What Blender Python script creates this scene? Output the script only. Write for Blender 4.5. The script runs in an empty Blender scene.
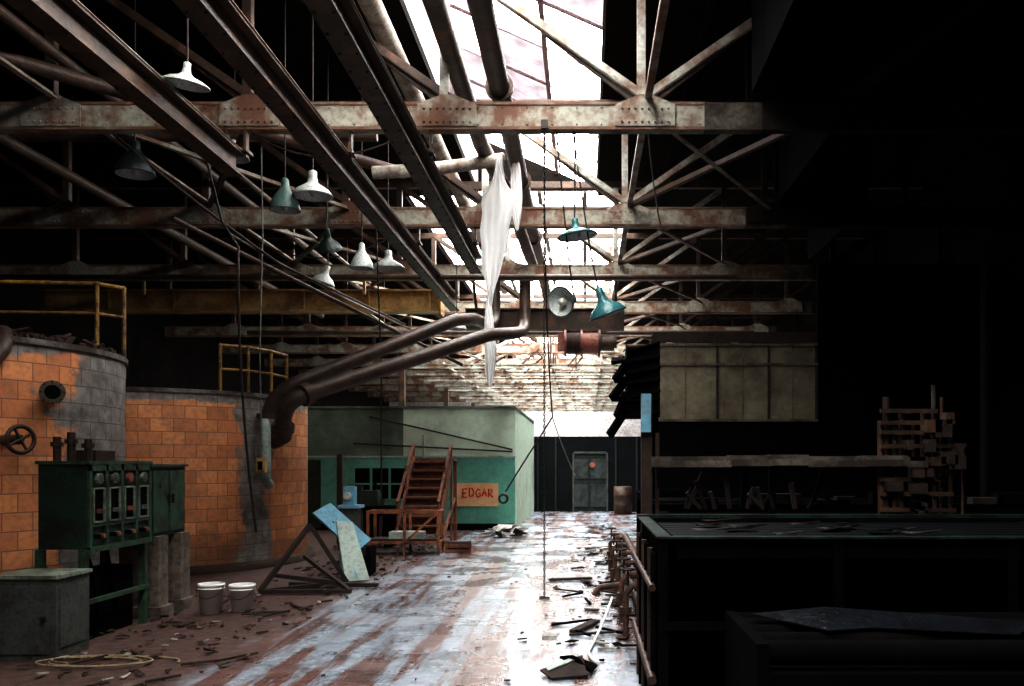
import bpy, math, random
from mathutils import Vector, Matrix
random.seed(7)
scene = bpy.context.scene
scene.view_settings.view_transform = 'Standard'
scene.view_settings.look = 'None'
scene.view_settings.exposure = 0.9
scene.view_settings.gamma = 0.75

# ------------------------------------------------------------------ materials
def nodes_of(name):
    m = bpy.data.materials.new(name); m.use_nodes = True
    nt = m.node_tree; b = nt.nodes['Principled BSDF']
    return m, nt, b
def ramp(nt, fac, stops):
    r = nt.nodes.new('ShaderNodeValToRGB')
    el = r.color_ramp.elements
    while len(el) < len(stops): el.new(0.5)
    for e, (p, c) in zip(el, stops):
        e.position = p; e.color = (c[0], c[1], c[2], 1)
    nt.links.new(fac, r.inputs['Fac']); return r.outputs['Color']
def noise(nt, vec, scale, detail=6, rough=0.6, stretch=None):
    if stretch:
        mp = nt.nodes.new('ShaderNodeMapping'); mp.inputs['Scale'].default_value = stretch
        nt.links.new(vec, mp.inputs['Vector']); vec = mp.outputs['Vector']
    n = nt.nodes.new('ShaderNodeTexNoise')
    n.inputs['Scale'].default_value = scale; n.inputs['Detail'].default_value = detail
    n.inputs['Roughness'].default_value = rough
    nt.links.new(vec, n.inputs['Vector']); return n.outputs['Fac']
def mix(nt, fac, a, b):
    n = nt.nodes.new('ShaderNodeMixRGB')
    for s, v in ((n.inputs['Fac'], fac), (n.inputs['Color1'], a), (n.inputs['Color2'], b)):
        if isinstance(v, bpy.types.NodeSocket): nt.links.new(v, s)
        elif isinstance(v, (int, float)): s.default_value = v
        else: s.default_value = (v[0], v[1], v[2], 1)
    return n.outputs['Color']
def math_(nt, op, a, b=None, c=None, clamp=False):
    n = nt.nodes.new('ShaderNodeMath'); n.operation = op; n.use_clamp = clamp
    for i, v in enumerate((a, b, c)):
        if v is None: continue
        if isinstance(v, bpy.types.NodeSocket): nt.links.new(v, n.inputs[i])
        else: n.inputs[i].default_value = v
    return n.outputs[0]
def bump(nt, b, h, strength, dist=0.02):
    n = nt.nodes.new('ShaderNodeBump'); n.inputs['Strength'].default_value = strength
    n.inputs['Distance'].default_value = dist
    nt.links.new(h, n.inputs['Height']); nt.links.new(n.outputs['Normal'], b.inputs['Normal'])
def grime(name, c1, c2, scale=3.0, lo=0.45, hi=0.6, rough=0.7, metal=0.0, bs=0.3, c3=None, spec=0.5, f=0.8):
    """paint colour c1 breaking down into c2 (rust / dirt)"""
    m, nt, b = nodes_of(name)
    tc = nt.nodes.new('ShaderNodeTexCoord').outputs['Object']
    n1 = noise(nt, tc, scale, 8, 0.65)
    col = ramp(nt, n1, [(lo, c1), (hi, c2)])
    n2 = noise(nt, tc, scale*7, 5, 0.6)
    c3 = c3 or tuple(x*0.45 for x in c2)
    col = mix(nt, ramp(nt, n2, [(0.45, (0,0,0)), (0.75, (f,f,f))]), col, c3)
    nt.links.new(col, b.inputs['Base Color'])
    b.inputs['Roughness'].default_value = rough; b.inputs['Metallic'].default_value = metal
    b.inputs['Specular IOR Level'].default_value = spec
    if bs: bump(nt, b, n2, bs)
    return m

M_beam   = grime('riveted_steel_paint', (0.35,0.345,0.285), (0.16,0.08,0.048), 1.9, 0.44, 0.58, 0.7, f=.7, c3=(.11,.05,.03))
M_edge   = grime('rusted_flange_edge', (0.15,0.065,0.035), (0.28,0.23,0.17), 3.0, 0.5, 0.7, 0.7)
M_beamh  = grime('half_dimmed_steel', (0.14,0.125,0.095), (0.04,0.028,0.02), 2.4, 0.38, 0.56, 0.8)  # halfway step of the light fade painted on chords; also rack scrap
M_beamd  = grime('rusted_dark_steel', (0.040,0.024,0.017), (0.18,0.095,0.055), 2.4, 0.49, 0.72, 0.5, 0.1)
M_dim   = grime('dimmed_steel', (0.020,0.016,0.013), (0.011,0.009,0.008), 2.0, 0.45, 0.65, 0.85, spec=.2)  # truss steel painted dark where light fades out; also rack scrap
M_white  = grime('white_bracing_paint', (0.48,0.49,0.44), (0.20,0.13,0.09), 2, 0.45, 0.62, 0.65, f=.6)
M_yelbm  = grime('ochre_girder_paint', (0.56,0.36,0.14), (0.20,0.10,0.045), 1.6, 0.45, 0.66, 0.6, f=.6)
M_yel    = grime('yellow_rail_paint', (0.40,0.23,0.045), (0.10,0.045,0.02), 6, 0.44, 0.6, 0.5)
M_roof   = grime('sooty_roof_boards', (0.012,0.009,0.008), (0.007,0.006,0.005), 2, 0.4, 0.6, 0.95, spec=.05)
M_wall   = grime('sooty_brick', (0.011,0.009,0.008), (0.006,0.005,0.005), 2, 0.4, 0.6, 0.95, spec=.05)
M_curb   = grime('skylight_curb_paint', (0.40,0.34,0.35), (0.20,0.15,0.14), 1.5, 0.5, 0.7, 0.8)
M_bar    = grime('glazing_bar_paint', (0.40,0.31,0.32), (0.20,0.14,0.13), 3, 0.5, 0.7, 0.7)
M_black  = grime('black_grime', (0.004,0.004,0.005), (0.009,0.007,0.006), 3, 0.5, 0.7, 0.95, spec=.03, bs=.1)
M_blackg = grime('wet_black_steel', (0.004,0.005,0.006), (0.009,0.010,0.012), 3, 0.5, 0.7, 0.5, spec=.15, bs=.1)
M_sheen  = grime('oily_sheet', (0.010,0.013,0.018), (0.006,0.006,0.008), 3, 0.45, 0.65, 0.28, spec=.5, bs=.6)
M_rim    = grime('dark_rim_green', (0.016,0.05,0.034), (0.008,0.010,0.009), 4, 0.40, 0.56, 0.6, spec=.2)
M_dkgreen= grime('machine_green_paint', (0.015,0.045,0.027), (0.014,0.014,0.010), 4, 0.45, 0.6, 0.5)
M_green  = grime('panel_green_paint', (0.045,0.11,0.062), (0.03,0.03,0.02), 5, 0.46, 0.62, 0.5)
M_trim   = grime('worn_slot_trim', (0.26,0.31,0.25), (0.10,0.10,0.08), 5, 0.46, 0.62, 0.5)
M_ggrey  = grime('greygreen_box_paint', (0.085,0.10,0.088), (0.045,0.04,0.035), 4, 0.48, 0.64, 0.55)
M_conc   = grime('stained_concrete', (0.21,0.175,0.14), (0.08,0.055,0.04), 3, 0.45, 0.65, 0.9)
M_concd  = grime('dirty_timber_rail', (0.14,0.115,0.095), (0.05,0.035,0.03), 3, 0.42, 0.58, 0.9)
M_cement = grime('tank_cap_cement', (0.20,0.18,0.165), (0.06,0.04,0.03), 2, 0.42, 0.58, 0.85)
M_teal   = grime('teal_wall_paint', (0.15,0.42,0.33), (0.08,0.25,0.19), 1.0, 0.45, 0.75, 0.6, f=.4)
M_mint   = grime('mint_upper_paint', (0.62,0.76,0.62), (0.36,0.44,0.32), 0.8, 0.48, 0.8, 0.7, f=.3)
M_mintd  = grime('mint_shaded_paint', (0.22,0.30,0.23), (0.06,0.08,0.06), 0.5, 0.36, 0.60, 0.7, f=.4)  # darker copy of the mint, shade on the upper wall put into colour
M_cream  = grime('cream_panel_paint', (0.27,0.245,0.165), (0.12,0.09,0.06), 1.0, 0.42, 0.64, 0.7, bs=0.1, f=.5)
M_ply    = grime('plywood_orange', (0.78,0.50,0.28), (0.60,0.32,0.15), 2, 0.45, 0.7, 0.8, f=.3)
M_red    = grime('red_spray_paint', (0.62,0.02,0.015), (0.5,0.02,0.02), 5, 0.5, 0.7, 0.6, bs=0)
M_brown  = grime('brown_stair_wood', (0.25,0.105,0.06), (0.11,0.045,0.03), 4, 0.45, 0.65, 0.8)
M_orange = grime('orange_frame_paint', (0.42,0.15,0.06), (0.14,0.05,0.03), 4, 0.45, 0.6, 0.6)
M_wood   = grime('dark_timber', (0.05,0.03,0.02), (0.02,0.013,0.011), 4, 0.4, 0.65, 0.8)
M_blue   = grime('light_blue_paint', (0.20,0.44,0.56), (0.20,0.30,0.34), 4, 0.5, 0.7, 0.5, f=.5)
M_ltgrey = grime('pale_green_board', (0.45,0.53,0.48), (0.22,0.24,0.21), 3, 0.5, 0.75, 0.7, f=.5)
M_enamW  = grime('white_enamel', (0.66,0.70,0.67), (0.35,0.33,0.28), 6, 0.6, 0.75, 0.3)
M_enamG  = grime('grey_green_enamel', (0.10,0.17,0.155), (0.06,0.07,0.06), 6, 0.55, 0.75, 0.35)
M_enamT  = grime('teal_enamel', (0.05,0.18,0.19), (0.05,0.10,0.10), 6, 0.55, 0.75, 0.25)
M_enamD  = grime('dark_enamel', (0.012,0.025,0.022), (0.015,0.018,0.018), 6, 0.55, 0.75, 0.35)
M_plast  = grime('white_plastic', (0.88,0.88,0.85), (0.74,0.72,0.67), 1.5, 0.6, 0.8, 0.4, bs=0, c3=(.6,.58,.54), f=.3)
M_paper  = grime('debris_pale', (0.42,0.42,0.39), (0.15,0.11,0.08), 5, 0.5, 0.7, 0.8)
M_pipe   = grime('rusty_brown_pipe', (0.085,0.048,0.032), (0.035,0.022,0.016), 4, 0.45, 0.65, 0.5, 0.1)
M_valve  = grime('rusted_valve_iron', (0.16,0.08,0.05), (0.05,0.03,0.022), 8, 0.43, 0.6, 0.6, 0.1)
M_pipeW  = grime('lagged_white_pipe', (0.42,0.39,0.34), (0.17,0.11,0.08), 3, 0.46, 0.64, 0.7)
M_drum   = grime('hoist_red_paint', (0.32,0.11,0.07), (0.12,0.055,0.04), 4, 0.48, 0.65, 0.5)
M_iron   = grime('chain_iron', (0.025,0.02,0.018), (0.06,0.03,0.02), 20, 0.5, 0.65, 0.5, 0.3, bs=0)
M_rope   = grime('grey_rope', (0.20,0.21,0.18), (0.08,0.07,0.06), 9, 0.5, 0.65, 0.8, bs=0)
M_hose   = grime('beige_hose', (0.34,0.27,0.17), (0.17,0.12,0.08), 6, 0.5, 0.7, 0.6, bs=0)
M_dirt   = grime('rubbish_brown', (0.075,0.04,0.028), (0.03,0.02,0.015), 6, 0.45, 0.65, 0.9)
M_end    = grime('pale_end_wall', (0.72,0.71,0.70), (0.45,0.42,0.4), 1.0, 0.45, 0.7, 0.8)
M_door   = grime('grey_door_paint', (0.065,0.078,0.074), (0.03,0.035,0.034), 3, 0.45, 0.65, 0.7, spec=.2)
M_doorf  = grime('door_panel_paint', (0.035,0.044,0.040), (0.024,0.027,0.026), 3, 0.45, 0.65, 0.7, spec=.2)
M_dkwall = grime('dark_blue_wall', (0.007,0.009,0.011), (0.005,0.006,0.006), 2, 0.45, 0.65, 0.8, spec=.12)
M_gauge  = grime('gauge_face', (0.6,0.6,0.55), (0.4,0.38,0.3), 6, 0.6, 0.8, 0.4, bs=0)
def pane_mat():
    m,nt,b=nodes_of('grimy_roof_glass')
    tc=nt.nodes.new('ShaderNodeTexCoord').outputs['Object']
    col=ramp(nt,noise(nt,tc,1.6,6,.65),[(.35,(.030,.026,.028)),(.65,(.060,.054,.058))])
    t=nt.nodes.new('ShaderNodeBsdfTranslucent'); nt.links.new(col,t.inputs['Color'])
    nt.links.new(t.outputs[0],nt.nodes['Material Output'].inputs['Surface']); return m
M_pane=pane_mat()
def film_mat():
    m,nt,b=nodes_of('polythene_film')
    d=nt.nodes.new('ShaderNodeBsdfDiffuse'); d.inputs['Color'].default_value=(.93,.93,.92,1)
    t=nt.nodes.new('ShaderNodeBsdfTranslucent'); t.inputs['Color'].default_value=(.93,.93,.92,1)
    x=nt.nodes.new('ShaderNodeMixShader'); x.inputs[0].default_value=.5
    nt.links.new(d.outputs[0],x.inputs[1]); nt.links.new(t.outputs[0],x.inputs[2])
    nt.links.new(x.outputs[0],nt.nodes['Material Output'].inputs['Surface']); return m
M_film=film_mat()

def smooth(nt, x, lo, hi):
    n = nt.nodes.new('ShaderNodeMapRange'); n.interpolation_type = 'SMOOTHSTEP'
    n.inputs['From Min'].default_value = lo; n.inputs['From Max'].default_value = hi
    nt.links.new(x, n.inputs['Value']); return n.outputs['Result']
def tile_mat(name, gray_nodes):
    m, nt, b = nodes_of(name)
    tcn = nt.nodes.new('ShaderNodeTexCoord'); uv = tcn.outputs['UV']
    br = nt.nodes.new('ShaderNodeTexBrick')
    br.offset = 0.5; br.squash = 1
    br.inputs['Scale'].default_value = 1.0
    br.inputs['Brick Width'].default_value = 0.31; br.inputs['Row Height'].default_value = 0.19
    br.inputs['Mortar Size'].default_value = 0.006; br.inputs['Mortar Smooth'].default_value = 0.3
    br.inputs['Color1'].default_value = (0.90,0.42,0.19,1); br.inputs['Color2'].default_value = (0.62,0.25,0.115,1)
    br.inputs['Mortar'].default_value = (0.27,0.14,0.09,1)
    nt.links.new(uv, br.inputs['Vector'])
    n1 = noise(nt, uv, 1.3, 8, 0.65); n2 = noise(nt, uv, 14, 5, 0.6); n3 = noise(nt, uv, 2.6, 6, 0.7)
    col = mix(nt, ramp(nt, n2, [(0.45,(0,0,0)),(0.78,(.6,.6,.6))]), br.outputs['Color'], (0.33,0.15,0.08))
    col = mix(nt, ramp(nt, n3, [(0.50,(0,0,0)),(0.75,(.65,.65,.65))]), col, (0.24,0.14,0.10))
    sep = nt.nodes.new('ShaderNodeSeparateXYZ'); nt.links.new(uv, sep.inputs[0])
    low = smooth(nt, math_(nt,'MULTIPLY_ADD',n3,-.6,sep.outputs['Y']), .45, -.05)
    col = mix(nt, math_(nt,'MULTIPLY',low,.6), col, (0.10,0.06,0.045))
    g = gray_nodes(nt, sep.outputs['X'], sep.outputs['Y'], n1)
    gcol = ramp(nt, noise(nt, uv, 4, 8, 0.7), [(0.35,(0.11,0.09,0.08)),(0.62,(0.36,0.335,0.31))])
    gcol = mix(nt, br.outputs['Fac'], gcol, (0.14,0.11,0.09))
    col = mix(nt, g, col, gcol)
    nt.links.new(col, b.inputs['Base Color'])
    b.inputs['Roughness'].default_value = 0.5
    h = math_(nt, 'SUBTRACT', n2, br.outputs['Fac'])
    bump(nt, b, h, 0.5, 0.01)
    return m
def g1(nt, u, v, n):
    wob = math_(nt, 'MULTIPLY_ADD', n, 2.0, u)
    a = smooth(nt, wob, 2.46, 2.62)
    top = smooth(nt, math_(nt, 'MULTIPLY_ADD', n, 0.5, v), 2.98, 3.05)
    return math_(nt, 'MAXIMUM', a, top)
def g2(nt, u, v, n):
    c = math_(nt, 'ABSOLUTE', math_(nt, 'SUBTRACT', math_(nt, 'MULTIPLY_ADD', n, 1.1, u), 2.15))
    a = math_(nt, 'SUBTRACT', 1.0, smooth(nt, c, 0.22, 0.34))
    top = smooth(nt, math_(nt, 'MULTIPLY_ADD', n, 0.3, v), 2.68, 2.72)
    return math_(nt, 'MAXIMUM', a, top)
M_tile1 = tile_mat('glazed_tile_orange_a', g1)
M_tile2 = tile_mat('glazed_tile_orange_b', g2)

def floor_mat():
    m, nt, b = nodes_of('wet_stained_floor')
    tc = nt.nodes.new('ShaderNodeTexCoord').outputs['Object']
    sep = nt.nodes.new('ShaderNodeSeparateXYZ'); nt.links.new(tc, sep.inputs[0])
    nb = noise(nt, tc, 1.2, 8, 0.65); nf = noise(nt, tc, 9, 8, 0.7)
    st = noise(nt, tc, 1.0, 9, 0.70, (3.0, 0.26, 1))
    st2 = noise(nt, tc, 1.0, 8, 0.75, (6.0, 1.9, 1))
    conc = ramp(nt, nf, [(0.3,(0.155,0.18,0.215)),(0.65,(0.385,0.435,0.49))])
    rust = ramp(nt, st, [(0.475,(0,0,0)),(0.545,(.92,.92,.92))])
    br = nt.nodes.new('ShaderNodeTexBrick'); br.inputs['Scale'].default_value=1.0
    br.inputs['Brick Width'].default_value=.22; br.inputs['Row Height'].default_value=.11; br.inputs['Mortar Size'].default_value=.006
    br.inputs['Color1'].default_value=(.17,.066,.045,1); br.inputs['Color2'].default_value=(.085,.036,.03,1); br.inputs['Mortar'].default_value=(.15,.12,.11,1)
    nt.links.new(tc,br.inputs['Vector'])
    conc = mix(nt, rust, conc, br.outputs['Color'])
    dk = ramp(nt, st2, [(0.51,(0,0,0)),(0.66,(.8,.8,.8))])
    conc = mix(nt, dk, conc, (0.06,0.045,0.042))
    dirt = ramp(nt, nf, [(0.35,(0.026,0.014,0.011)),(0.65,(0.12,0.056,0.042))])
    x = math_(nt, 'MULTIPLY_ADD', nb, 0.8, sep.outputs['X'])
    isl = smooth(nt, x, -2.75, -2.35)
    col = mix(nt, isl, dirt, conc)
    nt.links.new(col, b.inputs['Base Color'])
    wet = ramp(nt, nb, [(0.42,(0.18,)*3),(0.60,(0.40,)*3)])
    r = mix(nt, isl, (0.75,0.75,0.75), wet)
    nt.links.new(r, b.inputs['Roughness'])
    b.inputs['Specular IOR Level'].default_value = 0.6
    bump(nt, b, nf, 0.3, 0.015)
    return m
M_floor = floor_mat()

# ------------------------------------------------------------------ mesh builder
class MB:
    def __init__(s, name):
        s.name=name; s.v=[]; s.f=[]; s.mi=[]; s.sm=[]; s.mats=[]; s.uv={}
    def m(s, mat):
        if mat not in s.mats: s.mats.append(mat)
        return s.mats.index(mat)
    def add(s, vs, fs, mat, smooth=False):
        o=len(s.v); s.v += [Vector(p) for p in vs]; k=s.m(mat)
        for f in fs:
            s.f.append([i+o for i in f]); s.mi.append(k); s.sm.append(smooth)
    def box(s, a, b, mat):
        x0,y0,z0=a; x1,y1,z1=b
        vs=[(x0,y0,z0),(x1,y0,z0),(x1,y1,z0),(x0,y1,z0),(x0,y0,z1),(x1,y0,z1),(x1,y1,z1),(x0,y1,z1)]
        s.add(vs,[(0,3,2,1),(4,5,6,7),(0,1,5,4),(1,2,6,5),(2,3,7,6),(3,0,4,7)],mat)
    def frame(s,p,q,up=(0,0,1)):
        p=Vector(p);q=Vector(q);d=(q-p).normalized();u=Vector(up)
        if abs(d.dot(u))>0.98: u=Vector((0,1,0)) if abs(d.y)<0.9 else Vector((1,0,0))
        r=d.cross(u).normalized(); u=r.cross(d).normalized(); return p,q,r,u
    def beam(s,p,q,w,h,mat,up=(0,0,1)):
        p,q,r,u=s.frame(p,q,up); vs=[]
        for e in (p,q):
            for a,b in ((-1,-1),(1,-1),(1,1),(-1,1)): vs.append(e+r*a*w/2+u*b*h/2)
        s.add(vs,[(0,1,2,3),(7,6,5,4),(0,4,5,1),(1,5,6,2),(2,6,7,3),(3,7,4,0)],mat)
    def ibeam(s,p,q,w,h,mat,t=0.025,up=(0,0,1)):
        P,Q,r,u=s.frame(p,q,up)
        s.beam(P+u*(h/2-t/2),Q+u*(h/2-t/2),w,t,mat,up)
        s.beam(P-u*(h/2-t/2),Q-u*(h/2-t/2),w,t,mat,up)
        s.beam(P,Q,t,h-2*t,mat,up)
    def chan(s,p,q,w,h,mat,t=0.02,up=(0,0,1),side=-1):
        P,Q,r,u=s.frame(p,q,up)
        s.beam(P+r*side*(w/2-t/2),Q+r*side*(w/2-t/2),t,h,mat,up)
        s.beam(P+u*(h/2-t/2)-r*side*t/2,Q+u*(h/2-t/2)-r*side*t/2,w-t,t,mat,up)
        s.beam(P-u*(h/2-t/2)-r*side*t/2,Q-u*(h/2-t/2)-r*side*t/2,w-t,t,mat,up)
    def angle(s,p,q,w,mat,t=0.012,up=(0,0,1)):
        P,Q,r,u=s.frame(p,q,up)
        s.beam(P,Q,t,w,mat,up); s.beam(P-u*(w/2)+r*w/2,Q-u*(w/2)+r*w/2,w,t,mat,up)
    def cyl(s,p,q,r1,mat,n=16,r2=None,caps=True):
        if r2 is None: r2=r1
        p,q,r,u=s.frame(p,q); vs=[]
        for e,rr in ((p,r1),(q,r2)):
            for i in range(n):
                a=2*math.pi*i/n; vs.append(e+(r*math.cos(a)+u*math.sin(a))*rr)
        s.add(vs,[(i,(i+1)%n,n+(i+1)%n,n+i) for i in range(n)],mat,True)
        if caps:
            s.add(vs[:n],[tuple(range(n))[::-1]],mat); s.add(vs[n:],[tuple(range(n))],mat)
    def tube(s,pts,r,mat,n=8):
        pts=[Vector(p) for p in pts]; rings=[]; prev=None
        for i,p in enumerate(pts):
            d=(pts[min(i+1,len(pts)-1)]-pts[max(i-1,0)]).normalized()
            if prev is None:
                a=Vector((0,0,1)) if abs(d.z)<0.9 else Vector((1,0,0)); prev=d.cross(a).normalized()
            prev=(prev-d*prev.dot(d)).normalized(); w=d.cross(prev)
            rr=r[i] if isinstance(r,(list,tuple)) else r
            rings.append([p+(prev*math.cos(2*math.pi*k/n)+w*math.sin(2*math.pi*k/n))*rr for k in range(n)])
        vs=[v for R in rings for v in R]; fs=[]
        for i in range(len(pts)-1):
            for k in range(n): fs.append((i*n+k,i*n+(k+1)%n,(i+1)*n+(k+1)%n,(i+1)*n+k))
        s.add(vs,fs,mat,True)
        s.add(rings[0],[tuple(range(n))],mat); s.add(rings[-1],[tuple(range(n))],mat)
    def lathe(s,c,prof,mat,n=32,M=None,smooth=True):
        c=Vector(c); vs=[]
        for (r,z) in prof:
            for k in range(n):
                a=2*math.pi*k/n; v=Vector((r*math.cos(a),r*math.sin(a),z))
                if M: v=M@v
                vs.append(c+v)
        fs=[]
        for i in range(len(prof)-1):
            for k in range(n): fs.append((i*n+k,i*n+(k+1)%n,(i+1)*n+(k+1)%n,(i+1)*n+k))
        s.add(vs,fs,mat,smooth)
    def plate(s,pts,t,mat):
        P=[Vector(p) for p in pts]; nrm=(P[1]-P[0]).cross(P[2]-P[0]).normalized()*t/2; n=len(P)
        s.add([p-nrm for p in P]+[p+nrm for p in P],[tuple(range(n))[::-1],tuple(range(n,2*n))]+[(i,(i+1)%n,n+(i+1)%n,n+i) for i in range(n)],mat)
    def torus(s,c,R,r,mat,M=None,n=20,k=8,ey=1.0):
        vs=[];c=Vector(c)
        for i in range(n):
            a=2*math.pi*i/n
            for j in range(k):
                b=2*math.pi*j/k; v=Vector(((R+r*math.cos(b))*math.cos(a),(R*ey+r*math.cos(b))*math.sin(a),r*math.sin(b)))
                if M: v=M@v
                vs.append(c+v)
        s.add(vs,[(i*k+j,((i+1)%n)*k+j,((i+1)%n)*k+(j+1)%k,i*k+(j+1)%k) for i in range(n) for j in range(k)],mat,True)
    def build(s, parent=None, origin=None):
        me=bpy.data.meshes.new(s.name)
        if origin is None:
            xs=[v.x for v in s.v];ys=[v.y for v in s.v];zs=[v.z for v in s.v]
            origin=Vector(((min(xs)+max(xs))/2,(min(ys)+max(ys))/2,min(zs)))
        origin=Vector(origin)
        me.from_pydata([v-origin for v in s.v],[],s.f); me.update()
        for mt in s.mats: me.materials.append(mt)
        for i,p in enumerate(me.polygons): p.material_index=s.mi[i]; p.use_smooth=s.sm[i]
        ob=bpy.data.objects.new(s.name,me); ob.location=origin
        scene.collection.objects.link(ob)
        if parent: ob.parent=parent
        return ob
def bez(p0,p1,p2,n=10):
    p0,p1,p2=Vector(p0),Vector(p1),Vector(p2)
    return [p0*(1-t)**2+p1*2*t*(1-t)+p2*t*t for t in [i/n for i in range(n+1)]]

# ------------------------------------------------------------------ shell
XL,XR,YB,YF,ZR=-13.5,8.0,-8.0,62.0,8.0
f=MB('floor'); f.box((XL-.3,YB-.3,-0.2),(XR+.3,YF+.3,0),M_floor); f.build(origin=(0,0,0))
w=MB('wall_left'); w.box((XL-.3,YB,0),(XL,YF,ZR),M_wall); w.build()
w=MB('wall_right'); w.box((XR,YB,0),(XR+.3,YF,ZR),M_wall); w.build()
w=MB('wall_back'); w.box((XL-.3,YB-.3,0),(XR+.3,YB,ZR),M_wall); w.build()
w=MB('wall_far'); w.box((XL-.3,YF,0),(XR+.3,YF+.3,ZR+1.0),M_end); w.build()
SX0,SX1=-2.55,0.3
YS=21.5; WX0,WX1=-4.3,1.2
c=MB('ceiling')
c.box((XL-.3,YB-.3,ZR),(SX0,YS,ZR+.15),M_roof)
c.box((SX1,YB-.3,ZR),(XR+.3,YS,ZR+.15),M_roof)
c.box((SX0,YB-.3,ZR),(SX1,-6,ZR+.15),M_roof)
c.box((XL-.3,YS,ZR),(WX0,YF+.3,ZR+.15),M_roof)
c.box((WX1,YS,ZR),(XR+.3,YF+.3,ZR+.15),M_roof)
for i in range(18):
    x=XL+0.6+i*1.22
    if WX0-0.1<x<WX1+0.1: continue
    c.beam((x,YB,7.93),(x,YF,7.93),0.1,0.14,M_roof)
c.build()
k=MB('window_1')
k.box((SX0-.12,-6,ZR+.15),(SX0,YS,9.4),M_curb)  # curb made tall on this side to hold skylight back from the right
yy=-6.0
while yy<=YS:
    k.beam((SX0,yy,9.4),(SX1,yy,8.15),0.05,0.06,M_bar); yy+=1.5
zs=lambda x: 9.4+(8.15-9.4)*(x-SX0)/(SX1-SX0)
for t in (0.0,0.33,0.66,1.0):
    x=SX0+(SX1-SX0)*t; z=zs(x)
    k.beam((x,-6,z-.02),(x,YS,z-.02),0.08,0.09,M_bar if 0<t<1 else M_beamd)
rp=random.Random(3)
xs3=[SX0+(SX1-SX0)*t for t in (0,.33,.66,1)]
for j in range(18):
    for i in range(3):
        if rp.random()<(0.60,0.38,0.26)[i] and j>7:
            a,b2=xs3[i],xs3[i+1]; y0=-6+1.5*j
            k.add([(a,y0+.03,zs(a)+.02),(b2,y0+.03,zs(b2)+.02),(b2,y0+1.47,zs(b2)+.02),(a,y0+1.47,zs(a)+.02)],[(0,1,2,3)],M_pane)
k.plate([(SX0,-6,8.15),(SX1,-6,8.15),(SX0,-6,9.4)],0.06,M_roof)
k.plate([(SX0,YS,8.15),(SX1,YS,8.15),(SX0,YS,9.4)],0.06,M_roof)
k.build()
k=MB('window_2')
yy=YS+.1
while yy<=62:
    k.beam((WX0-.05,yy,8.2),(WX1+.05,yy,8.2),0.06,0.1,M_bar); yy+=1.5
for x in (WX0,-2.6,-1.1,0.0,WX1): k.beam((x,YS,8.15),(x,62,8.15),0.1,0.14,M_beamd)
k.build()

wd=bpy.data.worlds.new('overcast_sky'); scene.world=wd; wd.use_nodes=True
bg=wd.node_tree.nodes['Background']; bg.inputs['Color'].default_value=(0.98,0.965,0.95,1); bg.inputs['Strength'].default_value=14.5
def portal(name,x0,x1,y0,y1,z):
    L=bpy.data.lights.new(name,'AREA'); L.shape='RECTANGLE'; L.size=x1-x0; L.size_y=y1-y0
    L.cycles.is_portal=True
    o=bpy.data.objects.new(name,L); o.location=((x0+x1)/2,(y0+y1)/2,z); scene.collection.objects.link(o)
portal('skylight_portal',SX0,SX1,-6,YS,8.01)
portal('skylight_portal.001',WX0,WX1,YS,62,8.01)

sc=MB('light_blocking_boards')  # added boards that keep skylight off the right-hand truss chords
for (x,ya,yb) in ((2.0,-8,10.8),(3.3,11.2,15.3),(4.9,15.7,19.8)):
    y=ya
    while y<yb-.01:
        y2=min(y+.9,yb); sc.box((x,y+.005,6.08),(x+.04,y2-.005,7.98),M_black); y=y2
    sc.box((x+.04,ya,6.1),(x+.1,yb,6.2),M_black); sc.box((x+.04,ya,7.8),(x+.1,yb,7.95),M_black)
for (xa,xb,y) in ((2.0,3.3,11.16),(3.3,4.9,15.66)): sc.box((xa,y,6.08),(xb,y+.04,7.7),M_black)
sc.build()

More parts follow.
